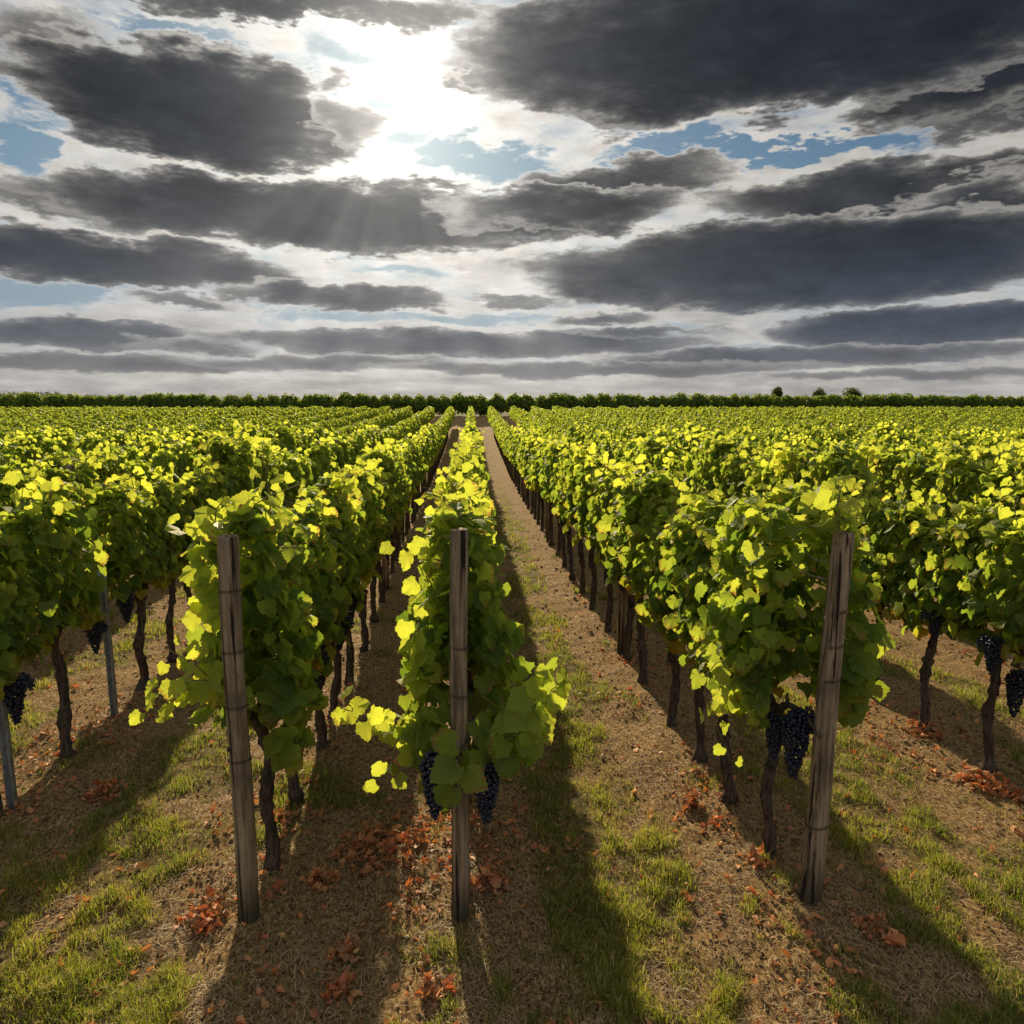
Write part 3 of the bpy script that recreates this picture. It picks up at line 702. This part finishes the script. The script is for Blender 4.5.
def short_wire(a, b_, label):
    P = spline([at(*a), (at(*a)+at(*b_))/2-[0, 0, .012], at(*b_)], 16)
    tag(obj('wire_tie', mesh_np('wire_tie', *tube(P, np.full(16, .0022), 5), WIRE, True)), label, 'wire', 'loose wires fastened to the right post')
short_wire((829, 562, 3.02), (806, 553, 2.96), 'short upper loose wire tied to the right wooden post')
short_wire((827, 580, 3.02), (792, 564, 2.96), 'longer lower loose wire tied to the right wooden post')

# ------------------------------------------------------------------ hedge, far trees
rh = np.random.default_rng(4)
def bush_mesh(rng, name, n, rx, ry, h, mat_, size, lobes=7, base=.05):
    c = [(0, 0, h*.5, .95)]+[(rng.uniform(-.5, .5)*rx, rng.uniform(-.5, .5)*ry, rng.uniform(.35, .78)*h, rng.uniform(.45, .7)) for _ in range(lobes)]
    parts = []
    for (x, y, z, s) in c:
        m = n//len(c); d = nrm(rng.normal(0, 1, (m, 3))); rad = rng.uniform(.72, 1.08, (m, 1))
        p = d*rad*[rx*s, ry*s, h*.5*s]+[x, y, z]; p[:, 2] = np.clip(p[:, 2], base, None)
        parts.append((p, d+rng.normal(0, .4, (m, 3)), rng.normal(0, .6, (m, 3))-[0, 0, .6], rng.uniform(*size, m), lcol(m, rng, 0., rng.uniform(0, 1, m)*np.clip(p[:, 2]/h-.3, 0, 1))))
    return mass(name, parts, LT2, mat_, rng)
bm_ = [bush_mesh(rh, 'hedge_bush', 1600, .84, .78, 1.92+rh.normal(0, .04), HEDGE, (.16, .26)) for _ in range(6)]
HY = 63.6; xx = -54.0; nb = 0
while xx < 62 and nb < 110:
    o = obj('hedge_bush', bm_[rh.integers(0, 6)], None, (xx, HY+rh.normal(0, .2), float(zt(HY))-.03)); o.rotation_euler.z = rh.uniform(0, 6.28)
    s = rh.uniform(.88, 1.08); o.scale = (s*1.08, s, rh.uniform(.94, 1.03)); nb += 1
    side = 'left' if xx < 0 else 'right'
    px = proj(xx, HY, 3)[0]
    if abs(xx-.3) < 5.5: pos_ = 'behind the central aisles'; far_ = 'rounded separate dark green bush in the far hedge'
    else: far_ = 'dark green bush merged into the continuous far hedge'; pos_ = f'{side} of the central aisles'
    tag(o, f'{far_} {pos_}', 'bush', f'bushes of the far hedge {pos_}')
    xx += rh.uniform(.90, 1.14)*(1.16 if abs(xx) < 6 else .95)
def tree(x, y, h, w, label, seed):
    rng = np.random.default_rng(seed); t = empty('tree', (x, y, float(zt(y)))); 
    parts = [tube(spline([(0, 0, -.3), (.1, 0, h*.3), (-.1, .1, h*.6), (0, 0, h*.85)], 10), np.linspace(.28, .08, 10), 8, .05, rng)]
    for _ in range(6):
        a = rng.uniform(0, 6.28); z = rng.uniform(.28, .55)*h; parts.append(tube(np.array([(0, 0, z), (math.cos(a)*w*.2, math.sin(a)*w*.2, z+h*.12), (math.cos(a)*w*.38, math.sin(a)*w*.38, z+h*.2)]), [.13, .09, .04], 6))
    obj('trunk', mesh_np('trunk', *join(parts), TRUNKB, True), t)
    obj('crown', bush_mesh(rng, 'crown', 2600, w*.40, w*.40, h*.98, TREEL, (.3, .6), 12, h*.12), t)
    tag(t, label, 'tree')
def px_x(px, D): return float(at(px, 395, D)[0])
tree(px_x(777, 240), 240, 7.6, 5.6, 'small dark round tree on the horizon, leftmost of the three right of centre', 1)
tree(px_x(820, 240), 240, 6.9, 5.6, 'low dark tree on the horizon between the round tree and the widest tree', 2)
tree(px_x(853, 240), 240, 7.1, 9.2, 'widest dark tree on the horizon, rightmost of the three right of centre', 3)
parts = []
for i in range(46):
    px = -40+i*3.3+rh.normal(0, .8); D = 300+rh.uniform(-10, 30); h = rh.uniform(5.6, 7.2)*(1 if px < 60 else .80)
    c = np.array([px_x(px, D), D, float(zt(D))]); m = 160; d = nrm(rh.normal(0, 1, (m, 3)))
    p = d*rh.uniform(.6, 1.05, (m, 1))*[2.2, 2.2, h*.5]+c+[0, 0, h*.5]
    parts.append((p, d, rh.normal(0, .6, (m, 3))-[0, 0, .5], rh.uniform(.4, .8, m), lcol(m, rh, 0., rh.uniform(0, .5, m))))
tag(obj('far_wood', mass('far_wood', parts, LT2, TREEL, rh)), 'low dark wood on the horizon at the far left', 'wood', kind='stuff')

# ------------------------------------------------------------------ grass, straw, fallen leaves
ra = np.random.default_rng(21)
def in_view(x, y, m=1.15): return np.abs(x-y*.05) < .78*y*m+.5
def sample_ground(n, y0, y1, power=1.6):
    """more samples close to the camera, as the picture needs them"""
    u = ra.uniform(0, 1, n); y = (y0**(1-power)+u*(y1**(1-power)-y0**(1-power)))**(1/(1-power))
    x = ra.uniform(-1, 1, n)*(.80*y+.4)+y*.055; return x, y
def blades(n, y0, y1, hmin, hmax, wid, thr=.15, power=1.8):
    x, y = sample_ground(n, y0, y1, power); m = grass_mask(x, y); tuf = fbm(x, y, .13, 2, 91)
    keep = ra.uniform(0, 1, n) < np.clip(m*1.1*(tuf*2.6-.75), .012, 1); x, y, m, tuf = x[keep], y[keep], m[keep], tuf[keep]; n = len(x)
    h = ra.uniform(hmin, hmax, n)*(.45+.85*np.clip(m, 0, 1)*tuf*1.3)*np.where(ra.random(n) < .03, 1.7, 1.)*np.clip(y/6, 1, 1.5); w = wid*ra.uniform(.6, 1.3, n)*np.clip(y/4, 1, 4)
    a = ra.uniform(0, 6.28, n); ln = ra.uniform(.1, .9, n); b = ra.uniform(0, 6.28, n)
    base = np.stack([x, y, gz(x, y)-.004], -1); sd_ = np.stack([np.cos(a), np.sin(a), 0*a], -1)*w[:, None]; le = np.stack([np.cos(b)*ln, np.sin(b)*ln, 0*b], -1)*h[:, None]; up = np.array([0, 0, 1.])*h[:, None]
    mid = base+le*.35+up*.58; tip = base+le*1.0+up*(1.0-.35*ln[:, None])
    V = np.stack([base-sd_, base+sd_, mid+sd_*.8, mid-sd_*.8, tip], 1).reshape(-1, 3); o = np.arange(n)[:, None]*5
    dry = (ra.random(n) < .26+.35*(1-m)).astype(float)*ra.uniform(.5, 1, n)
    C = np.repeat(np.stack([np.clip(fbm(x, y, .4, 2, 8)*1.3-.2+ra.normal(0, .25, n), 0, 1), dry, 0*x, 0*x+1], -1), 5, 0)
    return V, np.concatenate([o+[0, 1, 2, 3]]), o+[3, 2, 4], C
Vb, Qb, Tb, Cb = blades(640000, 2.0, 24, .022, .062, .0017)
tag(obj('grass', mesh_np('grass', Vb, [Qb, Tb], GRASS, False, Cb)), 'short patchy green grass growing between the vine rows', 'grass', kind='stuff')
print('blades', len(Qb))
def straw(n, y0, y1, l0, l1, w):
    x, y = sample_ground(n, y0, y1, 1.9); m = grass_mask(x, y); keep = ra.uniform(0, 1, n) < (1.0-.75*m)*np.clip(fbm(x, y, .28, 3, 71)*4-1.2, .15, 1); x, y = x[keep], y[keep]; n = len(x)
    L = ra.uniform(l0, l1, n)*np.where(ra.random(n) < .05, 2.0, 1); a = ra.uniform(0, 6.28, n)
    d = np.stack([np.cos(a), np.sin(a), 0*a], -1)*L[:, None]; s = np.stack([-np.sin(a), np.cos(a), 0*a], -1)*(w*ra.uniform(.6, 1.5, n)*np.clip(y/4, 1, 3))[:, None]
    c = np.stack([x, y, 0*x], -1)
    def g3(p, lift): q = p.copy(); q[:, 2] = gz(p[:, 0], p[:, 1])+lift; return q
    l = ra.uniform(.002, .016, n); e0 = g3(c-d/2, ra.uniform(.001, .012, n)); e1 = g3(c+d/2+s*ra.normal(0, 6, (n, 1)), ra.uniform(.001, .025, n)); md = g3(c, l+.006)
    V = np.stack([e0-s, e0+s, md+s, md-s, e1+s*.5, e1-s*.5], 1).reshape(-1, 3); o = np.arange(n)[:, None]*6
    C = np.repeat(np.stack([ra.uniform(0, 1, n), (ra.random(n) < .35)*ra.uniform(.3, 1, n), 0*x, 0*x+1], -1), 6, 0)
    return V, np.vstack([o+[0, 1, 2, 3], o+[3, 2, 4, 5]]), C
Vs_, Qs_, Cs_ = straw(105000, 2.0, 16, .012, .06, .0010)
tag(obj('straw_litter', mesh_np('straw_litter', Vs_, Qs_, STRAW, False, Cs_)), 'dry straw and plant litter strewn over the bare soil', 'straw', kind='stuff')
def litter(x, y, size, tone, lift=0.012):
    n = len(x); pos = np.stack([x, y, gz(x, y)+ra.uniform(.004, lift, n)+size*.12], -1)
    nor = ra.normal(0, .55, (n, 3))+[0, 0, 1]; C = np.stack([ra.uniform(0, 1, n), tone, 0*x, 0*x+1], -1)
    return pos, nor, ra.normal(0, 1, (n, 3)), size, C
CURL = [tmpl(HALF*[.7, 1.1], (0, .05), c, f) for c, f in ((1.5, .1), (.3, 1.9), (-1.4, .8), (1.2, 1.6), (.5, .2))]
x, y = sample_ground(38000, 2.0, 22, 1.6)
rws = np.array([row_x(k, 6.) for k in range(-9, 10)]); dd = np.min(np.abs(x[:, None]-rws), -1)
cl_ = fbm(x, y, .38, 4, 60)
pk = np.clip(.6*np.exp(-(dd/.36)**2)+.09, 0, 1)*np.clip((cl_-.40)*5, .10, 1.2)
kp = ra.uniform(0, 1, len(x)) < pk*1.05*np.clip((y-2.2)/1.6, .25, 1); x, y = x[kp], y[kp]
sz = ra.uniform(.018, .042, len(x)); P1 = litter(x, y, sz, (ra.random(len(x)) < .45)*ra.uniform(.4, 1, len(x)))
tag(obj('leaf_litter', mass('leaf_litter', [P1], CURL, DRYLEAF, ra)), 'scattered small dry orange and brown leaves under the rows', 'leaves', kind='stuff')
HEAPS = [(205, 915, .13, 'heap of orange dry leaves on the ground left of the leaning left post'), (370, 848, .20, 'wide patch of red-orange leaves between the left and middle posts'),
 (325, 880, .08, 'small orange leaf clump right of the left post, beside the patch'), (338, 987, .07, 'orange leaf clump at the bottom between the left and middle posts'), (345, 948, .07, 'orange leaf clump just above the lowest clump, left of middle post'),
 (490, 885, .10, 'dull orange leaves at the foot of the middle post, right side'), (432, 992, .07, 'orange leaf clump at the bottom just left of the middle post line'),
 (757, 866, .07, 'pale orange leaf heap at the trunk of the vine left of the right post'), (780, 785+180, .0, ''), (918, 772, .0, ''), (985, 783, .16, 'bright orange leaf heap by the trunk near the right photo edge'),
 (925, 735, .12, 'orange leaves round the second trunk in the row right of the right post'), (693, 805, .05, 'small red leaf clump on the soil left of the right row trunks'),
 (1010, 795, .08, 'orange leaves at the right photo edge below the trunk'), (60, 835+0, .0, ''), (105, 790, .12, 'brownish red leaves in the shadow of the second row left'), (415, 842, .08, 'orange leaves on the soil just below the middle vine grapes'),
 (640, 895, .0, ''), (690, 935+0, .0, ''), (875, 925, .11, 'dark orange leaves right of the right post in the shade')]
for hx, hy, rad, lab in HEAPS:
    if not rad: continue
    r_ = ray(hx, hy); tt = (0.02-CAM_H)/r_[2]; c = r_*tt; n = int(26+420*rad*rad*9)
    aa_ = ra.uniform(0, 6.28, n); rr2 = rad*ra.uniform(0, 1, n)**.8*1.0; xx_ = c[0]+rr2*np.cos(aa_); yy_ = c[1]+rr2*np.sin(aa_)*1.1; keep = xx_ == xx_
    dist = np.hypot(xx_-c[0], yy_-c[1])/rad; q = litter(xx_, yy_, ra.uniform(.02, .048, n), (ra.random(n) < .5)*ra.uniform(.3, 1, n), .03)
    q[0][:, 2] += np.clip(1-dist, 0, 1)*.035*ra.uniform(0, 1, n)
    o0 = np.array([c[0], c[1], float(gz(c[:1], c[1:2])[0])])
    q = (q[0]-o0, *q[1:]); tag(obj('leaf_heap', mass('leaf_heap', [q], CURL, DRYLEAF, ra), None, [float(v) for v in o0]), lab, 'leaves', 'small heaps of fallen vine leaves')
# clods and crumbs of soil, twigs
x, y = sample_ground(36000, 2.0, 14, 1.9); m_ = grass_mask(x, y); kp = ra.uniform(0, 1, len(x)) < (1-.7*m_)*np.clip(fbm(x, y, .35, 3, 33)*4-1.3, .05, 1); x, y = x[kp], y[kp]
n = len(x); q = nrm(ra.normal(0, 1, (n, 6, 3))*.25+np.array([(1, 0, 0), (-1, 0, 0), (0, 1, 0), (0, -1, 0), (0, 0, 1), (0, 0, -1)])[None])
sz = (.003+.011*ra.uniform(0, 1, n)**3)*np.clip(y/4, 1, 2.5)
V = q*ra.uniform(.6, 1.3, (n, 6, 1))*sz[:, None, None]*[1, 1, .7] + np.stack([x, y, gz(x, y)+sz*.3], -1)[:, None]
of = np.array([(0, 2, 4), (2, 1, 4), (1, 3, 4), (3, 0, 4), (2, 0, 5), (1, 2, 5), (3, 1, 5), (0, 3, 5)])
CR = blade_mat('soil_crumb', ((.09, .055, .028), (.24, .155, .08), (.34, .26, .17)), ((0, 0, 0), (0, 0, 0), (0, 0, 0)), .95)
tag(obj('soil_crumbs', mesh_np('soil_crumbs', V.reshape(-1, 3), (of[None]+np.arange(n)[:, None, None]*6).reshape(-1, 3), CR, False,
    np.repeat(np.stack([ra.uniform(0, 1, n), (ra.random(n) < .08)*1., 0*x, 0*x+1], -1), 6, 0))), 'crumbs and small clods of brown soil on the bare ground', 'soil', kind='stuff')
# a fallen bright leaf or two on the right aisle
for fx, fy, lab in ((577, 805-110, 'pale yellow leaf lying on the grass of the right aisle, nearer one'), (557, 655, 'small white leaf lying on the grass of the right aisle, farther one')):
    r_ = ray(fx, fy); c = r_*((0.03-CAM_H)/r_[2]); z0 = float(gz(c[:1], c[1:2])[0])+.035
    q = (np.zeros((1, 3)), np.array([[.2, -.2, 1.]]), np.array([[.5, 1., 0]]), np.array([.085]), lcol(1, ra, 0., 1.))
    tag(obj('fallen_leaf', mass('fallen_leaf', [q], LT0[:1], LEAF, ra), None, (float(c[0]), float(c[1]), z0)), lab, 'leaf')
